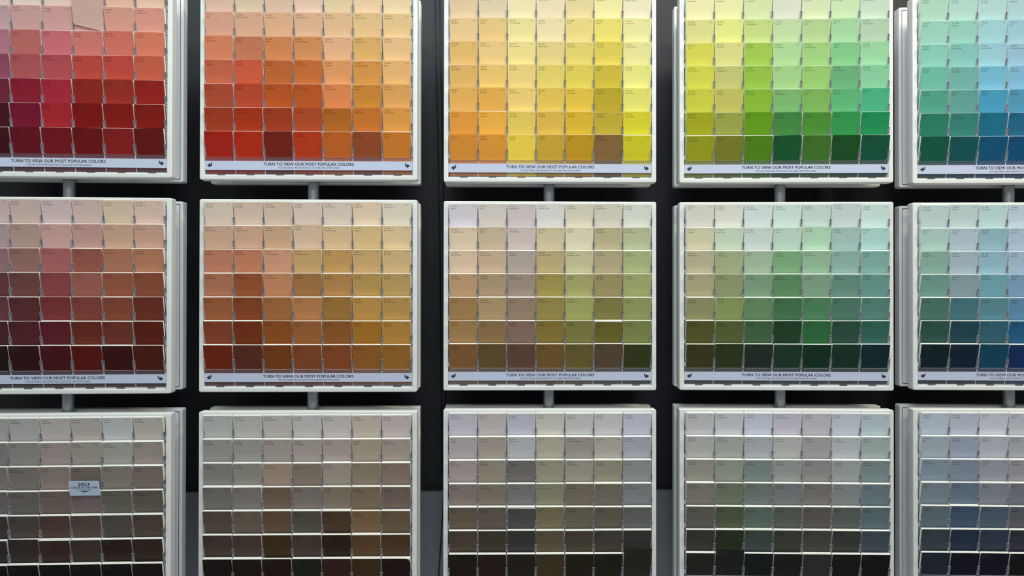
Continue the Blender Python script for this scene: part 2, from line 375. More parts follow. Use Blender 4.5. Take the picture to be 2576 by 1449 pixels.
# ------------------------------------------------------------------ paint cards
def lin(c): return c / 12.92 if c <= 0.04045 else ((c + 0.055) / 1.055) ** 2.4
ALB = {}
RGB = {
    '11': [
        [224, 191, 191,  228, 203, 195,  234, 203, 192,  234, 194, 187,  233, 183, 166,  231, 191, 170],
        [201, 162, 169,  213, 162, 162,  217, 161, 160,  229, 165, 159,  224, 157, 145,  225, 153, 138],
        [189, 121, 142,  195, 108, 105,  213, 112, 121,  217, 122, 114,  218, 117, 102,  224, 125, 100],
        [151, 76, 103,  184, 87, 92,  188, 80, 86,  197, 75, 65,  201, 74, 64,  208, 96, 73],
        [118, 38, 60,  146, 25, 50,  176, 40, 59,  152, 36, 27,  159, 44, 33,  157, 29, 23],
        [77, 10, 26,  125, 14, 46,  177, 35, 48,  134, 10, 10,  141, 17, 10,  137, 20, 10],
        [66, 10, 19,  107, 10, 31,  123, 14, 27,  114, 10, 10,  142, 26, 26,  105, 13, 10]],
    '12': [
        [226, 185, 170,  222, 194, 169,  224, 186, 168,  230, 195, 177,  229, 201, 165,  234, 202, 164,  235, 208, 168],
        [224, 163, 141,  224, 172, 145,  231, 176, 142,  228, 180, 148,  231, 187, 147,  233, 193, 140,  234, 196, 142],
        [223, 132, 99,  202, 122, 90,  217, 134, 86,  216, 142, 89,  236, 180, 139,  226, 176, 106,  240, 194, 142],
        [206, 102, 74,  215, 94, 62,  199, 103, 49,  206, 110, 52,  232, 156, 101,  222, 151, 74,  240, 185, 118],
        [184, 75, 49,  194, 72, 45,  196, 85, 31,  195, 89, 33,  234, 139, 83,  210, 138, 52,  230, 166, 95],
        [169, 59, 29,  176, 51, 13,  169, 58, 28,  185, 75, 37,  187, 104, 31,  210, 119, 45,  232, 158, 74],
        [174, 30, 14,  187, 42, 10,  122, 29, 13,  191, 57, 18,  200, 100, 35,  153, 74, 38,  211, 126, 43]],
    '13': [
        [226, 196, 161,  221, 202, 170,  237, 221, 177,  234, 216, 180,  228, 208, 154,  238, 227, 164,  234, 224, 193],
        [235, 199, 146,  234, 198, 133,  238, 220, 156,  240, 220, 173,  234, 213, 135,  236, 219, 116,  235, 228, 161],
        [231, 186, 114,  239, 202, 135,  242, 221, 145,  233, 208, 138,  230, 210, 113,  225, 205, 87,  237, 228, 154],
        [230, 183, 106,  241, 199, 113,  242, 211, 132,  233, 210, 109,  231, 208, 89,  211, 189, 64,  239, 233, 137],
        [238, 180, 94,  238, 177, 83,  247, 210, 123,  234, 198, 89,  234, 198, 71,  195, 171, 44,  236, 229, 118],
        [237, 160, 64,  247, 181, 73,  239, 206, 97,  231, 187, 80,  227, 186, 51,  200, 175, 56,  225, 214, 52],
        [224, 145, 53,  232, 154, 56,  247, 214, 76,  210, 170, 55,  201, 154, 29,  137, 104, 58,  214, 205, 38]],
    '14': [
        [234, 226, 174,  230, 228, 170,  211, 221, 170,  216, 217, 201,  211, 222, 181,  199, 224, 182,  197, 217, 197],
        [220, 215, 142,  225, 228, 137,  195, 213, 132,  195, 216, 168,  180, 206, 149,  165, 211, 164,  180, 206, 180],
        [217, 212, 87,  221, 216, 140,  163, 200, 82,  178, 215, 156,  163, 207, 131,  133, 200, 141,  158, 213, 168],
        [213, 213, 80,  201, 199, 121,  151, 194, 73,  167, 211, 143,  157, 204, 117,  110, 177, 128,  141, 207, 166],
        [208, 208, 71,  199, 195, 100,  139, 185, 55,  128, 185, 114,  128, 183, 92,  96, 183, 124,  77, 181, 138],
        [168, 170, 29,  159, 164, 75,  102, 156, 22,  66, 135, 66,  75, 143, 52,  49, 152, 79,  26, 143, 86],
        [153, 156, 27,  121, 125, 36,  80, 130, 15,  12, 83, 45,  63, 114, 40,  17, 76, 31,  10, 81, 59]],
    '15': [
        [172, 210, 193,  174, 210, 204,  174, 209, 212,  172, 204, 211],
        [154, 205, 192,  151, 202, 192,  161, 206, 216,  157, 199, 217],
        [139, 203, 190,  134, 196, 191,  155, 203, 220,  155, 193, 219],
        [113, 189, 173,  116, 179, 173,  119, 187, 217,  132, 187, 221],
        [82, 164, 144,  100, 164, 158,  75, 159, 200,  86, 154, 189],
        [41, 126, 105,  54, 131, 122,  25, 110, 140,  31, 102, 141],
        [10, 86, 70,  10, 82, 87,  10, 82, 120,  10, 78, 121]],
    '21': [
        [221, 195, 192,  221, 193, 187,  224, 199, 199,  224, 195, 190,  232, 206, 183,  235, 202, 188],
        [195, 165, 169,  198, 164, 157,  223, 175, 172,  211, 164, 155,  220, 178, 155,  218, 172, 151],
        [167, 124, 127,  165, 120, 113,  189, 109, 111,  168, 95, 83,  191, 127, 102,  198, 133, 102],
        [115, 64, 72,  123, 75, 73,  156, 75, 81,  174, 104, 92,  167, 95, 73,  155, 84, 61],
        [117, 62, 77,  101, 47, 50,  137, 56, 59,  144, 72, 62,  148, 77, 56,  118, 51, 33],
        [83, 37, 47,  91, 37, 43,  103, 30, 40,  114, 46, 30,  121, 55, 43,  101, 32, 13],
        [34, 10, 10,  53, 10, 10,  79, 13, 21,  98, 18, 12,  64, 10, 10,  83, 25, 10]],
    '22': [
        [236, 215, 198,  234, 205, 188,  230, 204, 184,  237, 214, 202,  236, 218, 204,  246, 219, 194,  241, 228, 208],
        [225, 182, 158,  229, 181, 157,  223, 182, 148,  237, 203, 174,  239, 204, 162,  238, 205, 149,  243, 212, 167],
        [212, 137, 110,  214, 139, 105,  231, 167, 138,  222, 178, 122,  216, 168, 102,  225, 184, 124,  232, 196, 141],
        [193, 125, 94,  168, 90, 52,  217, 149, 107,  180, 127, 75,  199, 147, 86,  204, 163, 93,  207, 170, 106],
        [173, 101, 63,  150, 73, 37,  182, 118, 68,  205, 138, 88,  175, 127, 62,  212, 159, 85,  204, 158, 90],
        [145, 70, 45,  130, 55, 18,  159, 86, 35,  172, 105, 58,  160, 96, 42,  183, 124, 40,  198, 145, 67],
        [120, 41, 12,  102, 47, 34,  133, 68, 23,  144, 77, 39,  151, 79, 42,  161, 101, 43,  166, 114, 43]],
    '23': [
        [230, 221, 231,  231, 220, 214,  224, 210, 213,  236, 232, 228,  233, 225, 203,  228, 220, 205,  233, 234, 225],
        [242, 218, 191,  221, 198, 170,  227, 209, 204,  228, 213, 176,  241, 233, 202,  204, 192, 154,  200, 206, 166],
        [242, 211, 183,  223, 192, 162,  196, 180, 173,  211, 188, 138,  218, 211, 167,  198, 184, 145,  188, 197, 142],
        [211, 170, 129,  194, 165, 132,  178, 156, 142,  181, 162, 90,  185, 181, 119,  174, 161, 112,  182, 187, 125],
        [182, 140, 90,  194, 164, 123,  169, 143, 123,  170, 153, 85,  179, 183, 111,  144, 137, 76,  163, 170, 109],
        [179, 140, 89,  158, 125, 82,  150, 119, 105,  150, 126, 57,  138, 135, 74,  114, 109, 43,  136, 146, 85],
        [140, 99, 58,  109, 85, 50,  108, 75, 62,  126, 93, 46,  114, 102, 51,  95, 78, 59,  57, 64, 27]],
    '24': [
        [234, 229, 220,  237, 236, 226,  230, 240, 239,  222, 242, 235,  213, 233, 224,  217, 229, 230,  216, 242, 238],
        [228, 223, 190,  218, 232, 209,  222, 233, 229,  205, 234, 216,  192, 231, 201,  180, 211, 207,  189, 230, 226],
        [203, 195, 163,  180, 191, 148,  178, 203, 174,  139, 185, 140,  161, 200, 168,  155, 194, 184,  140, 188, 181],
        [190, 183, 144,  158, 170, 124,  138, 173, 141,  104, 152, 107,  139, 177, 151,  112, 155, 142,  113, 165, 159],
        [158, 157, 111,  150, 168, 104,  113, 153, 109,  75, 125, 85,  86, 142, 101,  86, 133, 116,  92, 143, 134],
        [93, 91, 43,  94, 106, 58,  70, 108, 72,  33, 69, 42,  49, 114, 67,  44, 85, 70,  55, 108, 99],
        [65, 63, 31,  48, 60, 30,  32, 49, 41,  23, 60, 42,  10, 51, 34,  22, 54, 41,  10, 43, 49]],
    '25': [
        [203, 225, 223,  207, 224, 227,  202, 231, 235,  208, 223, 239],
        [187, 220, 212,  191, 211, 225,  159, 198, 215,  188, 211, 236],
        [151, 188, 176,  179, 201, 214,  160, 201, 221,  180, 205, 232],
        [121, 167, 158,  149, 175, 183,  125, 180, 197,  138, 174, 210],
        [84, 127, 115,  77, 128, 139,  99, 149, 165,  104, 152, 192],
        [48, 91, 81,  33, 75, 88,  56, 107, 126,  35, 100, 143],
        [10, 35, 40,  10, 36, 55,  10, 74, 100,  10, 49, 99]],
    '31': [
        [190, 184, 185,  193, 191, 190,  206, 197, 195,  198, 189, 184,  207, 209, 211,  205, 196, 189],
        [151, 144, 146,  162, 157, 154,  180, 164, 161,  179, 170, 160,  183, 180, 175,  175, 163, 155],
        [144, 135, 135,  141, 131, 125,  160, 144, 136,  134, 121, 113,  152, 143, 132,  139, 127, 119],
        [125, 116, 119,  121, 114, 109,  132, 113, 106,  132, 117, 118,  116, 111, 101,  110, 101, 90],
        [72, 61, 64,  91, 80, 75,  95, 70, 64,  99, 83, 74,  96, 87, 81,  92, 78, 68],
        [55, 46, 48,  61, 52, 48,  65, 43, 39,  72, 59, 51,  47, 32, 24,  58, 41, 29],
        [10, 10, 10,  10, 10, 10,  10, 10, 10,  21, 10, 10,  10, 10, 10,  29, 10, 10]],
    '32': [
        [203, 204, 203,  207, 204, 200,  214, 206, 200,  219, 212, 212,  221, 212, 207,  217, 204, 192,  219, 204, 203],
        [173, 171, 167,  178, 173, 169,  187, 176, 168,  190, 178, 170,  194, 178, 170,  190, 177, 158,  189, 172, 163],
        [152, 148, 141,  165, 159, 150,  184, 160, 146,  154, 139, 127,  182, 169, 156,  161, 146, 126,  156, 135, 124],
        [133, 127, 124,  146, 138, 133,  131, 109, 94,  145, 134, 127,  152, 137, 120,  147, 128, 102,  133, 114, 106],
        [102, 87, 75,  120, 107, 94,  114, 90, 68,  96, 91, 77,  89, 67, 50,  141, 112, 80,  122, 103, 80],
        [81, 65, 58,  84, 68, 58,  75, 52, 28,  81, 68, 60,  50, 33, 13,  105, 77, 46,  89, 64, 43],
        [25, 13, 10,  30, 19, 10,  39, 10, 10,  35, 32, 20,  60, 34, 23,  73, 51, 27,  32, 13, 10]],
    '33': [
        [219, 212, 225,  215, 204, 205,  212, 211, 228,  224, 219, 211,  222, 219, 220,  226, 222, 225,  218, 219, 236],
        [201, 191, 196,  189, 177, 168,  207, 206, 213,  203, 195, 179,  181, 171, 164,  200, 192, 184,  192, 192, 205],
        [189, 175, 174,  172, 160, 145,  129, 124, 122,  178, 172, 150,  181, 173, 162,  172, 164, 144,  162, 167, 170],
        [153, 138, 132,  148, 137, 123,  140, 137, 139,  158, 155, 130,  136, 125, 111,  134, 125, 113,  144, 150, 154],
        [118, 104, 89,  116, 104, 96,  89, 86, 88,  138, 129, 98,  120, 115, 98,  113, 106, 91,  116, 117, 115],
        [87, 76, 63,  75, 66, 53,  65, 63, 63,  107, 96, 74,  84, 75, 61,  79, 72, 62,  65, 65, 61],
        [32, 23, 10,  44, 25, 12,  40, 32, 22,  74, 61, 39,  36, 31, 13,  32, 27, 16,  41, 39, 34]],
    '34': [
        [215, 212, 218,  218, 222, 227,  221, 226, 242,  221, 216, 230,  217, 211, 223,  221, 228, 239,  207, 222, 229],
        [202, 200, 198,  186, 193, 187,  196, 200, 209,  208, 208, 206,  190, 185, 191,  208, 213, 218,  185, 199, 199],
        [171, 167, 156,  168, 174, 161,  142, 157, 152,  175, 176, 175,  168, 163, 164,  182, 187, 186,  144, 161, 164],
        [146, 139, 131,  127, 137, 117,  129, 142, 137,  141, 142, 147,  141, 134, 133,  154, 161, 162,  126, 143, 152],
        [111, 106, 100,  91, 103, 78,  105, 124, 115,  104, 108, 100,  110, 104, 98,  105, 111, 107,  107, 127, 136],
        [66, 62, 56,  49, 57, 35,  69, 84, 81,  68, 70, 63,  79, 78, 75,  67, 68, 65,  77, 89, 101],
        [39, 38, 33,  29, 34, 32,  11, 25, 26,  27, 26, 24,  56, 53, 54,  19, 21, 14,  10, 10, 10]],
    '35': [
        [206, 218, 236,  208, 213, 231,  223, 226, 238,  214, 215, 227],
        [185, 196, 209,  176, 186, 207,  202, 207, 219,  193, 194, 203],
        [151, 168, 183,  150, 161, 182,  174, 175, 190,  173, 172, 180],
        [138, 151, 165,  118, 134, 159,  148, 154, 169,  137, 138, 150],
        [110, 127, 136,  75, 97, 125,  91, 107, 125,  106, 107, 117],
        [63, 75, 84,  39, 55, 78,  56, 68, 90,  57, 59, 72],
        [33, 45, 56,  10, 10, 32,  10, 10, 34,  10, 10, 10]],
}
for k in RGB:
    ALB[k] = [[tuple(lin(x / 255) for x in row[i:i + 3]) for i in range(0, len(row), 3)] for row in RGB[k]]
TXT = {}
for blk in '''11
-;6569 Childlike;6570 Irresistible;6571 Cyclamen;6572 Ruby Shade;6573 Juneberry;6574 Plum Dandy
6575 Priscilla;6576 Azalea Flower;6577 Jaipur Pink;6578 Tuberose;6579 Gala Pink;6580 Cerise;6581 Grandeur
6582 Impatient Pink;6583 In the Pink;6584 Cherry;6585 Coming up Roses;6860 Eros Pink;6586 Heartfelt;6587 Valentine
6589 Alyssum;-;6591 Amaryllis;6592 Grenadine;6593 Coral Bells;7588 Show Stopper;6594 Poinsettia
6596 Bella Pink;6597 Hopeful;6598 Dishy Coral;6599 Begonia;6600 Enticing Red;6601 Tanager;7587 Antique Red
6603 Oyster Pink;6604 Youthful Coral;6605 Charisma;6606 Coral Reef;6607 Red Tomato;6608 Rave Red;7582 Salute

12
6610 Koral Kicks;6611 Jovial;6612 Ravishing Coral;6613 Lei Flower;6614 Quite Coral;6615 Peppery;7589 Habanero Chile
6617 Blushing;6618 Cosmetic Peach;6619 Sockeye;6620 Rejuvenate;6621 Emotional;6622 Hearty Orange;6881 Cayenne
6624 Peach Blossom;6625 Certain Peach;6626 Sunset;6627 Emberglow;6628 Robust Orange;6629 Jalapeno;7593 Rustic Red
6631 Naive Peach;6632 Neighborly Peach;6633 Inventive Orange;6634 Copper Harbor;6635 Determined Orange;6636 Husky Orange;6883 Raucous Orange
6638 Flattering Peach;6639 Avid Apricot;9007 Melon Meloso;6640 Tangerine;6641 Outgoing Orange;6642 Rhumba Orange;6643 Yam
6652 Flan;6653 Delicious Melon;6654 Surprise Amber;6655 Adventure Orange;6656 Serape;6657 Amber Wave;7703 Earthen Jug
6659 Captivating Cream;6660 Honey Blush;9008 Bellini Fizz;6661 Papaya;6662 Summer Day;6663 Saffron Thread;6664 Marigold

13
6666 Enjoyable Yellow;6667 Afterglow;6668 Sunrise;9013 Olden Amber;6669 Yarrow;6670 Gold Crest;6671 Curry
6673 Banana Cream;6674 Jonquil;9014 Pollen Powder;6675 Afternoon;6676 Butterfield;6677 Goldenrod;6678 Sunflower
-;9016 La Luna Amarilla;9017 Sunny Veranda;9018 Honey Bees;9019 Golden Plumeria;9020 Rayo de Sol;6903 Cheerful
6680 Friendly Yellow;6681 Butter Up;9021 Naples Yellow;6682 June Day;6683 Bee;6684 Brittlebush;6685 Trinket
6687 Lantern Light;6688 Solaria;9022 Yellow Bird;6689 Overjoy;6690 Gambol Gold;6691 Glitzy Gold;6692 Auric
6694 Glad Yellow;6695 Midday;6696 Quilt Gold;6697 Nugget;6699 Crispy Gold;6699 Crispy Gold;7700 Olde World Gold
1668 Pineapple Cream;1667 Icy Lemonade;1666 Venetian Yellow;6908 Fun Yellow;6913 Funky Yellow;6914 Eye Catching;6915 Citronella

14
6701 Moonraker;6702 Lively Yellow;6703 Frolic;9030 Limon Fresco;6704 Hep Green;6705 High Strung;6706 Offbeat Green
6708 Springtime;6709 Gleeful;9031 Primavera;6710 Melange Green;6711 Parakeet;6712 Luau Green;6713 Verdant
6715 Lime Granita;6716 Dancing Green;6717 Lime Rickey;9032 Stay in Lime;6718 Overt Green;6719 Gecko;6720 Paradise
-;6730 Romaine;9033 Oh Pistachio;6731 Picnic;6732 Organic Green;6733 Grasshopper;6734 Espalier
6722 Cucumber;6723 Jardin;9034 Seawashed Glass;6724 Mesclun Green;6725 Pickle;6726 Talipot Palm;6727 Houseplant
6736 Jocular Green;6737 Kiwi;6738 Vegan;9035 Frosted Emerald;6739 Eco Green;6740 Kilkenny;6741 Derbyshire
6743 Mint Condition;6744 Reclining Green;9036 Retro Mint;6745 Lark Green;6746 Julep;6747 Argyle;6748 Greens

15
6750 Waterfall;6751 Refresh;9043 Aquastone;6752 Larchmere;6753 Jargon Jade;6754 Ionian;6755 Starboard
6757 Tame Teal;6758 Aqueduct;9044 Little Blue Box;6759 Cooled Blue;6760 Rivulet;6761 Thermal Spring;6762 Poseidon
6764 Swimming;6765 Spa;9045 Bora Bora Shore;6766 Mariner;6767 Aquarium;6768 Gulfstream;6769 Maxi Teal
6771 Bathe Blue;6772 Cay;9046 Gentle Aquamarine;6773 Rapture Blue;6774 Freshwater;6775 Briny;6776 Blue Nile

21
-;-;-;-;-;-;-
6302 Innocence;6303 Rose Colored;6304 Pressed Flower;9002 Intricate Rose;6305 Rambling Rose;6306 Cordial;6307 Fine Wine
6309 Charming Pink;6310 Lotus Flower;6311 Memorable Rose;9003 Rita's Rouge;6312 Redbud;6313 Kirsch Red;6314 Luxurious Red
6316 Rosy Outlook;6317 Gracious Rose;9004 Coral Rose;9004 Coral Rose;6319 Reddish;6320 Bravado Red;6321 Red Bay
6323 Romance;6324 Mellow Coral;6325 Constant Coral;9005 Coral Clay;6326 Henna Shade;6327 Bold Brick;6328 Fireweed
6330 Quaint Peche;6331 Smoky Salmon;6332 Coral Island;9006 Rojo Dust;6333 Foxy;6334 Flower Pot;6335 Fired Brick

22
6337 Spun Sugar;6338 Warming Peach;6339 Persimmon;9009 Subdued Sienna;6340 Baked Clay;6341 Red Cent;6342 Spicy Hue
6344 Peach Fuzz;6345 Sumptuous Peach;6346 Fame Orange;6347 Chrysanthemum;6348 Reynard;6349 Pennywise;7585 Sundried Tomato
6351 Sweet Orange;6352 Soft Apricot;9010 Windswept Canyon;6353 Chivalry Copper;6354 Armagnac;6355 Truepenny;6356 Copper Mountain
6358 Creamery;6359 Sociable;9011 Sun Bleached Ochre;6360 Folksy Gold;6361 Autumnal;6362 Tigereye;6363 Gingery
6365 Cachet Cream;6366 Ambitious Amber;6367 Viva Gold;6368 Bakelite Gold;6369 Tassel;6370 Saucy Gold;7709 Copper Pot
6372 Inviting Ivory;6373 Harvester;9012 Polvo de Oro;6374 Torchlight;6375 Honeycomb;6376 Gold Coast;6377 Butterscotch
6379 Jersey Cream;6380 Humble Gold;7682 Bee's Wax;6381 Anjou Pear;6382 Ceremonial Gold;6383 Golden Rule;6384 Cut the Mustard

23
6386 Napery;6387 Compatible Cream;9023 Dakota Wheat;6388 Golden Fleece;6390 Bosc Pear;6390 Bosc Pear;6391 Gallant Gold
6127 Ivoire;6128 Blonde;6129 Restrained Gold;9024 Vintage Gold;6130 Mannered Gold;6131 Chamois;6132 Relic Bronze
6120 Believable Buff;6121 Whole Wheat;6122 Camelback;9025 Coriander Powder;6123 Baguette;6124 Cardboard;6125 Craft Paper
6393 Convivial Yellow;6394 Sequin;9026 Tarnished Trumpet;6395 Alchemy;6396 Different Gold;6397 Nankeen;6398 Sconce Gold
6400 Lucent Yellow;9027 Pale Moss;6401 Independent Gold;6402 Antiquity;6403 Escapade Gold;6404 Grandiose;6405 Fervent Brass
6407 Ancestral Gold;6408 Wheat Grass;9028 Dusted Olive;6409 Edgy Gold;6410 Brassy;6411 Bengal Grass;6412 Eminent Bronze
6414 Rice Paddy;6415 Hearts of Palm;9029 Cool Avocado;6416 Sassy Green;6417 Tupelo Tree;6418 Rural Green;6419 Saguaro

24
6421 Celery;6422 Shagreen;9037 Baby Bok Choy;6423 Ryegrass;6424 Tansy Green;6425 Relentless Olive;6426 Basque Green
6428 Honeydew;6429 Baize Green;6430 Great Green;9038 Cucuzza Verde;6431 Leapfrog;6432 Garden Spot;6433 Inverness
6435 Gratifying Green;6436 Bonsai Tint;6437 Haven;9039 Broccoflower;6438 Dill;6439 Greenfield;6440 Courtyard
6442 Supreme Green;6443 Relish;6444 Lounge Green;9040 Reseda Green;6445 Garden Grove;6446 Arugula;6447 Evergreens
6449 Topiary Tint;6450 Easy Green;6451 Nurture Green;7742 Agate Green;6452 Inland;6453 Cilantro;6454 Shamrock
6456 Slow Green;6457 Kind Green;6458 Restful;9041 Parisian Patina;6459 Jadite;6460 Kale Green;6461 Isle of Pines
6463 Breaktime;6464 Aloe;6465 Spearmint;9042 Verdigreen;6466 Grandview;6467 Kendal Green;6468 Hunt Club

25
6470 Waterscape;6471 Hazel;9050 Vintage Vessel;6472 Composed;6473 Surf Green;6474 Raging Sea;6475 Country Squire
6477 Tidewater;6478 Watery;9051 Aquaverde;6479 Drizzle;6480 Lagoon;6481 Green Bay;6482 Cape Verde
6484 Meander Blue;6485 Raindrop;9052 Blithe Blue;6486 Reflecting Pool;6487 Cloudburst;6488 Grand Canal;6489 Really Teal
6491 Open Air;6492 Jetstream;9053 Agua Fria;6493 Ebbtide;6494 Lakeshore;6495 Great Falls;6496 Oceanside

31
-;-;-;-;-;-;-
6043 Unfussy Beige;6044 Doeskin;6045 Emerging Taupe;9079 Velvety Chestnut;6046 Swing Brown;6047 Hot Cocoa;6048 Terra Brun
6050 Abalone Shell;6051 Sashay Sand;6052 Sandbank;9080 Toasted Chestnut;6053 Reddened Earth;6054 Canyon Clay;6055 Fiery Brown
6057 Malted Milk;6058 Likeable Sand;6059 Interface Tan;9081 Redend Point;6060 Moroccan Brown;6061 Tanbark;6062 Rugged Brown
6064 Reticence;6065 Bona Fide Beige;6066 Sand Trap;9082 Chocolate Powder;6067 Mocha;6068 Brevity Brown;6069 French Roast
6085 Simplify Beige;6086 Sand Dune;6087 Trusty Tan;9083 Dusted Truffle;6088 Nuthatch;6089 Grounded;6090 Java

32
6078 Realist Beige;6079 Diverse Beige;6080 Utterly Beige;9084 Cocoa Whip;6081 Down Home;6082 Cobble Brown;6083 Sable
9085 Touch of Sand;9086 Cool Beige;9087 Smoky Beige;9088 Utaupeia;9089 Llama Wool;9090 Caraibe;9091 Half-Caff
6092 Lightweight Beige;6093 Familiar Beige;6094 Sensational Sand;9092 Iced Mocha;6095 Toasty;6096 Jute Brown;6097 Sturdy Brown
6099 Sand Dollar;6100 Practical Beige;6101 Sands of Time;9093 Nearly Brown;6102 Portabello;6103 Tea Chest;6104 Kaffee
9094 Playa Arenosa;9095 Ginger Root;9096 Beige Intenso;9097 Soft Fawn;9098 Baked Cookie;9099 Saddle Up;9100 Umber Rust
9101 Tres Naturale;9102 Quinoa;9103 Farro;9104 Woven Wicker;9105 Almond Roca;9106 El Caramelo;9107 Uber Umber
6106 Kilim Beige;6107 Nomadic Desert;6108 Latte;9108 Double Latte;6109 Hopsack;6110 Steady Brown;6111 Coconut Husk

33
9109 Natural Linen;9110 Malabar;9111 Antler Velvet;9112 Song Thrush;9113 Mudslide;9114 Fallen Leaves;9115 Cowboy Boots
6141 Softer Tan;6142 Macadamia;6143 Basket Beige;9116 Serengeti Grass;6144 Dapper Tan;6145 Thatch Brown;6146 Umber
6148 Wool Skein;6149 Relaxed Khaki;9117 Urban Jungle;9117 Urban Jungle;6151 Quiver Tan;6152 Superior Bronze;6153 Protege Bronze
6134 Netsuke;6135 Ecru;6136 Harmonic Tan;9118 Sprouted Treasure;6137 Burlap;6138 Artifact;6139 Mossy Gold
9119 Dirty Martini;9120 Rustlin' Tumbleweed;9121 Seagrass Basket;9122 Dried Edamame;9123 Aurora Brown;9124 Verde Marron;9125 Olive It
6155 Rice Grain;6156 Ramie;6157 Favorite Tan;7544 Fenland;6158 Sawdust;6159 High Tea;6160 Best Bronze
6169 Sedate Gray;6170 Techno Gray;6171 Chatroom;9126 Honed Soapstone;6172 Hardware;6173 Cocoon;6174 Andiron

34
6162 Ancient Marble;6163 Grassland;6164 Svelte Sage;9127 At Ease Soldier;6165 Connected Gray;6166 Eclipse;6167 Garden Gate
6176 Liveable Green;6177 Softened Green;6178 Clary Sage;9128 Green Onyx;6179 Artichoke;6180 Oakmoss;6181 Secret Garden
6190 Filmy Green;6191 Contented;6192 Coastal Plain;9129 Jade Dragon;6193 Privilege Green;6194 Basil;6195 Rock Garden
6183 Conservative Gray;6184 Austere Gray;6185 Escape Gray;9130 Evergreen Fog;6186 Dried Thyme;6187 Rosemary;6188 Shade-Grown
6197 Aloof Gray;6198 Sensible Hue;6199 Rare Gray;9131 Cornwall Slate;6200 Link Gray;6201 Thunderous;6202 Cast Iron
6204 Sea Salt;6205 Comfort Gray;6206 Oyster Bay;9132 Acacia Haze;6207 Retreat;6208 Pewter Green;6209 Ripe Olive
6211 Rainwashed;6212 Quietude;6213 Halcyon Green;9133 Jasper Stone;6214 Underseas;6215 Rocky River;6216 Jasper

35
6218 Tradewind;6219 Rain;6220 Interesting Aqua;9134 Delft;6221 Moody Blue;6222 Riverway;6223 Still Water
6225 Sleepy Blue;6226 Languid Blue;6227 Meditative;9135 Whirlpool;6228 Refuge;6229 Tempe Star;6230 Rainstorm
9136 Lullaby;9137 Niebla Azul;9138 Stardew;9139 Debonair;9140 Blustery Sky;9141 Waterloo;9142 Moscow Midnight
6232 Misty;6233 Samovar Silver;6234 Uncertain Gray;9143 Cadet;6235 Foggy Day;6236 Grays Harbor;6237 Dark Night'''.split('\n\n'):
    ls = blk.split('\n'); TXT[ls[0]] = [l.split(';') for l in ls[1:]]
CODE = {'11': 103, '12': 117, '13': 132, '14': 147, '15': 162, '21': 110, '22': 124, '23': 139, '24': 154, '25': 169, '31': 192, '32': 198, '33': 205, '34': 212, '35': 219}

def colour_name(a):
    # plain name of a paint colour from its albedo
    import colorsys
    s = [min(1, (12.92 * x if x < 0.0031308 else 1.055 * x ** (1 / 2.4) - 0.055)) for x in a]
    h, sat, v = colorsys.rgb_to_hsv(*s); h *= 360
    lum = 0.3 * s[0] + 0.59 * s[1] + 0.11 * s[2]
    if v < 0.16: return 'near-black'
    if sat < 0.09:
        return 'pale grey' if lum > 0.7 else 'mid grey' if lum > 0.4 else 'dark grey'
    tone = 'pale' if lum > 0.78 else 'light' if lum > 0.62 else 'medium' if lum > 0.42 else 'deep' if lum > 0.25 else 'dark'
    if 14 <= h < 48 and sat < 0.24: hue = 'beige' if lum > 0.6 else 'taupe'
    elif (h < 14 or h > 330) and sat < 0.22: hue = 'rosy beige' if lum > 0.6 else 'rosy taupe'
    elif h < 10 or h >= 345: hue = 'pink' if lum > 0.5 else 'red'
    elif h < 22: hue = 'coral' if lum > 0.5 else 'rust' if lum > 0.25 else 'russet'
    elif h < 34: hue = 'peach' if lum > 0.7 else 'orange' if sat > 0.55 and lum > 0.35 else 'tan' if lum > 0.45 else 'brown'
    elif h < 45: hue = 'cream' if lum > 0.8 and sat < 0.4 else 'golden yellow' if sat > 0.45 and lum > 0.5 else 'golden tan' if lum > 0.42 else 'brown'
    elif h < 62: hue = 'yellow' if lum > 0.6 else 'olive'
    elif h < 85: hue = 'lime' if sat > 0.35 and lum > 0.5 else 'olive green' if lum < 0.5 else 'yellow green'
    elif h < 150: hue = 'green' if sat > 0.25 else 'sage green'
    elif h < 178: hue = 'sea green' if lum > 0.45 else 'blue green'
    elif h < 200: hue = 'aqua' if lum > 0.5 else 'teal'
    elif h < 250: hue = 'blue' if sat > 0.3 else 'grey blue'
    elif h < 300: hue = 'lavender grey'
    else: hue = 'plum' if lum < 0.45 else 'mauve'
    return tone + ' ' + hue

def project(p):
    d = p - EYE; f_ = d.dot(F)
    return 1288 + FPX * d.dot(R2) / f_, 724.5 - FPX * d.dot(U2) / f_
# every pocket that holds cards: (board, row, column 0-6, albedo, texts)
cards = []
for r in range(3):
    for c in range(5):
        k = BOARD[r][c]; A = ALB[k]; n = len(A[0]); off = 1 if c == 0 else 0
        for row in range(7):
            for col in range(7):
                i = col - off
                seen = 0 <= i < n
                alb = A[row][min(max(i, 0), n - 1)]
                name = TXT[k][i][row] if seen else '-'
                base = board_matrix(r, c) @ pocket_local(row, col)
                zs = (CL, CL - (45.2 * mm if row == 6 else PZ / math.cos(LEAN)))
                us, vs = zip(*[project(base @ Vector((x, 0, z))) for x in (-CW / 2, CW / 2) for z in zs])
                a_ = max(0, min(2576, max(us)) - max(0, min(us))) * max(0, min(1449, max(vs)) - max(0, min(vs)))
                cards.append(dict(k=k, r=r, c=c, row=row, col=col, i=i, n=n, alb=alb, name=name, base=base, area=a_, seen=seen, code=CODE[k] + i))
order = sorted(range(len(cards)), key=lambda q: -cards[q]['area'])
solo = set(order[:300])

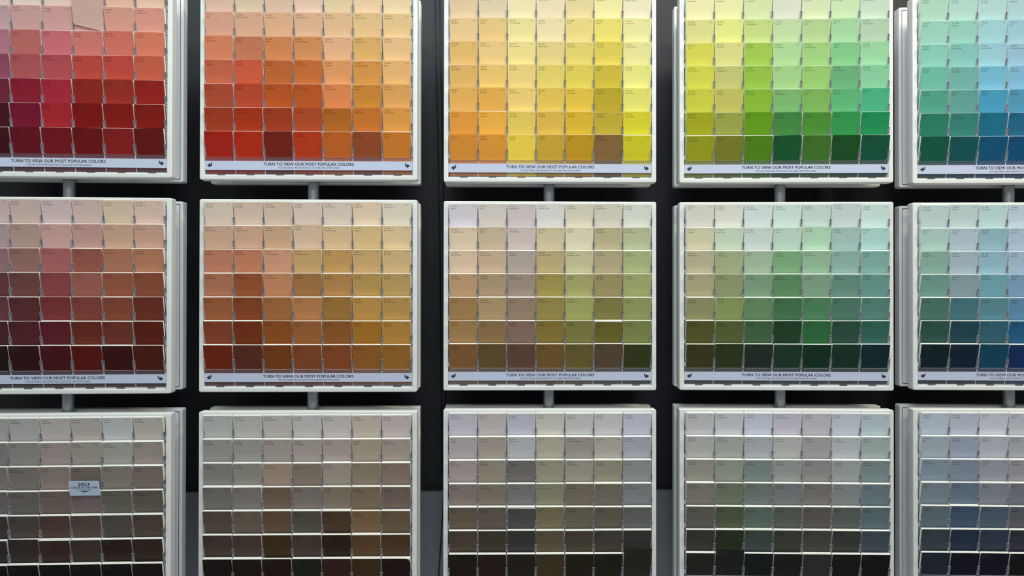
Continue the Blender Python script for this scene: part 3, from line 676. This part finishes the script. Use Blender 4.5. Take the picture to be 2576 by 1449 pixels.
def lay(row, col, k):
    """small misplacements of the front card and the height of the pack, as the photo shows them"""
    q = random.Random(hash((int(k), row, col)) & 0xffff)
    dx, dz, rot = q.uniform(-0.18, 0.18) * mm, q.uniform(-0.6, 0.3) * mm, max(-0.35, min(0.35, q.gauss(0, 0.18)))
    th = q.uniform(5.0, 7.9) if k[0] == '3' else q.uniform(3.8, 7.4)
    if row == 0: th = min(th, 6.3)
    key = (k, row, col)
    if key == ('33', 6, 6): dz = 11 * mm; rot = 0.4; dx = 0
    if key == ('34', 6, 1): dz = 8 * mm
    if key == ('31', 5, 2): dz = 2.5 * mm; rot = 0.6; dx = 0
    if key == ('22', 1, 3): dz = 2.0 * mm; rot = 0.5
    if key == ('24', 0, 5): dz = 1.2 * mm; rot = 0.5; dx = 0
    if key == ('24', 1, 4): dz = 1.5 * mm; rot = 0.5; dx = 0
    if key == ('24', 5, 6): dz = 0.2 * mm; rot = -0.5; dx = 0
    if key == ('23', 5, 5): dz = -2.0 * mm
    if key == ('33', 4, 2): dz = -2.5 * mm; rot = 0.5; dx = 0
    if key == ('12', 0, 0): th = 4
    return dx, dz, rot, th * mm
def card_meshes(cd, mf, mp, mk, X=None, mq=None):
    """front card into mf, print into mp, pack into mk; X = matrix applied to points (None: stay local)"""
    dx, dz, rot, th = lay(cd['row'], cd['col'], cd['k'])
    key = (cd['k'], cd['row'], cd['col'])
    M = Matrix.Translation((dx, 0, dz)) @ Matrix.Rotation(math.radians(rot), 4, 'Y')
    h = CW / 2; t = 0.35 * mm; rr = 0.9 * mm; top = CL
    if dz < -1 * mm: top = CL + dz; M = Matrix.Translation((dx, 0, 0)) @ Matrix.Rotation(math.radians(rot), 4, 'Y')
    ty = top - (7 * mm if key == ('31', 3, 4) else 0)
    tr_ = 9 * mm if key == ('32', 6, 6) else rr
    o = [(-h, 0), (h, 0)] + [(h - tr_ + tr_ * math.cos(a), top - tr_ + tr_ * math.sin(a)) for a in (0, 0.5, 1.05, 1.57)] + [(-h + rr + rr * math.cos(a), top - rr + rr * math.sin(a)) for a in (1.57, 2.1, 2.6, 3.14)]
    a0 = len(mf.v); mf.prism(o, -0.2 * mm, -0.2 * mm + t)
    p0 = len(mp.v)
    if cd['seen'] and cd['name'] != '-':
        num, nm = cd['name'].split(' ', 1)
        y = -0.25 * mm
        write(mp, 'SW ' + num, -h + 3.2 * mm, ty - 5.7 * mm, 2.35 * mm, y, sx=0.92, bold=2)
        write(mp, nm, -h + 3.2 * mm, ty - 9.6 * mm, 2.35 * mm, y, sx=0.86, bold=2)
    q0 = len(mq.v) if mq else 0
    if cd['seen']:
        write(mq or mp, '%d-C%d' % (cd['code'], cd['row'] + 1), h - 4 * mm, ty - 5.2 * mm, 1.5 * mm, -0.25 * mm, sx=1.0, align='r', bold=2)
    k0 = len(mk.v)
    q = random.Random(cd['row'] * 31 + cd['col'] + 7 * int(cd['k']))
    y0 = 0.25 * mm; y1 = th
    nsl = 3 if th > 4.5 * mm else 2
    ys = [y0 + (y1 - y0) * s / nsl for s in range(nsl + 1)]
    for s in range(nsl):
        ddx, ddz = q.uniform(-0.15, 0.15) * mm, q.uniform(-0.5, 0.3) * mm
        mk.box(-h + ddx, h + ddx, ys[s] + 0.02 * mm, ys[s + 1] - 0.02 * mm, 0, CL + ddz)
    def tf(mb, i0, MM):
        for j in range(i0, len(mb.v)): mb.v[j] = tuple(MM @ Vector(mb.v[j]))
    XX = X if X is not None else Matrix.Identity(4)
    tf(mf, a0, XX @ M); tf(mp, p0, XX @ M)
    if mq: tf(mq, q0, XX @ M)
    if X is not None: tf(mk, k0, XX)
def tint(me, cols):
    at_ = me.color_attributes.new('tint', 'FLOAT_COLOR', 'POINT')
    at_.data.foreach_set('color', [x for c in cols for x in c])
def inkcol(a):
    L = 0.3 * a[0] + 0.59 * a[1] + 0.11 * a[2]
    if L < 0.035: return tuple(x + 0.05 for x in a)
    return tuple(0.16 * x + 0.012 for x in a)
ORD = ['top', 'second', 'third', 'fourth', 'fifth', 'sixth', 'bottom']
GROUP = 'paint cards standing in the clear pockets of the boards'
rest_f, rest_p, rest_k, cf, cp = MB(), MB(), MB(), [], []
for idx, cd in enumerate(cards):
    a = cd['alb']
    if idx in solo:
        mf, mp, mk, mq = MB(), MB(), MB(), MB(); card_meshes(cd, mf, mp, mk, None, mq)
        me = mf.mesh('paint_card', [M_card]); tint(me, [(*a, 1)] * len(mf.v))
        o = bpy.data.objects.new('paint_card', me); C.objects.link(o); o.matrix_world = cd['base']
        if cd['c'] == 0:
            j = 6 - cd['col']; place = ['far right column', 'second column from right', 'third column from right', 'fourth column from right', 'fifth column from right', 'cut off column at the edge', 'far left column'][j]
        else:
            place = ['far left column', 'second column from left', 'third column from left', 'middle column', 'third column from right', 'second column from right', 'far right column'][cd['col']]
        tag(o, '%s paint card, %s row, %s, %s' % (colour_name([x * (0.92, 0.63, 0.46)[cd['r']] for x in a]), ORD[cd['row']], place, BNAME[cd['k']]), 'paint card', GROUP)
        for mp in (mp, mq):
          if mp.v:
            pm = mp.mesh('lettering', [M_print]); tint(pm, [(*inkcol(a), 1)] * len(mp.v)); link('lettering', pm, o)
        pk = link('card_pad', mk.mesh('card_pad', [M_paper]), o); pk['label'] = 'cream paper edges of the pad behind the card'
    else:
        n0, n1 = len(rest_f.v), len(rest_p.v)
        card_meshes(cd, rest_f, rest_p, rest_k, cd['base'])
        cf += [(*a, 1)] * (len(rest_f.v) - n0); cp += [(*inkcol(a), 1)] * (len(rest_p.v) - n1)
allm = MB(); allm.v = rest_f.v + rest_p.v + rest_k.v
n1, n2 = len(rest_f.v), len(rest_f.v) + len(rest_p.v)
allm.f = rest_f.f + [tuple(i + n1 for i in q) for q in rest_p.f] + [tuple(i + n2 for i in q) for q in rest_k.f]
allm.m = [0] * len(rest_f.f) + [1] * len(rest_p.f) + [2] * len(rest_k.f)
me = allm.mesh('paint_card_stock', [M_card, M_print, M_paper]); tint(me, cf + cp + [(0.8, 0.8, 0.75, 1)] * len(rest_k.v))
tag(link('paint_card_stock', me), 'all the other paint cards in the pockets, most of them on bottom and right boards', 'paint cards', GROUP, 'stuff')

# loose blank card pulled out over the pink board's upper rows
base = board_matrix(0, 0) @ pocket_local(1, 4)
mb = MB(); h = CW / 2
mb.prism([(-h, 45 * mm), (h, 33.5 * mm), (h, 99 * mm), (-h, 99 * mm)], -2.3 * mm, -1.9 * mm)
o = link('blank_card', fixn(mb.mesh('blank_card', [mat('pale_pink_card', (0.66, 0.42, 0.36), 0.55)])), None, base)
tag(o, 'blank pale pink card standing out above the pink board, its lower edge slanting', 'paint card')

# year tag
base = board_matrix(2, 0) @ pocket_local(3, 4)
mb = MB(); h = 25.6 * mm; r_ = 2.2 * mm; z0, z1 = CL - 7.6 * mm, CL + 19.5 * mm
o_ = [(-h, z0), (h, z0)] + [(h - r_ + r_ * math.cos(a), z1 - r_ + r_ * math.sin(a)) for a in (0, 0.4, 0.8, 1.2, 1.57)] + [(-h + r_ + r_ * math.cos(a), z1 - r_ + r_ * math.sin(a)) for a in (1.57, 1.97, 2.37, 2.77, 3.14)]
mb.prism(o_, -1.4 * mm, -0.7 * mm)
o = link('year_tag', fixn(mb.mesh('year_tag', [M_tag])), None, base)
tag(o, 'pale blue tag reading 2023 color of the year, on the taupe board', 'tag')
mb = MB(); y = -1.5 * mm
write(mb, '2023', 0, z1 - 8.2 * mm, 5.0 * mm, y, width_to=20 * mm, align='c', bold=1)
write(mb, 'COLOR OF THE YEAR', 0, z1 - 13.4 * mm, 3.5 * mm, y, width_to=45 * mm, align='c', bold=1)
write(mb, 'COLOR DEL A\u00d1O', 0, z1 - 17.0 * mm, 2.2 * mm, y, width_to=25 * mm, align='c', bold=2)
zz = z1 - 18.6 * mm
mb.add([(-8 * mm, y, zz), (0, y, zz - 2.3 * mm), (8 * mm, y, zz)], [(0, 1, 2)])
link('lettering', mb.mesh('lettering', [M_ink]), o)
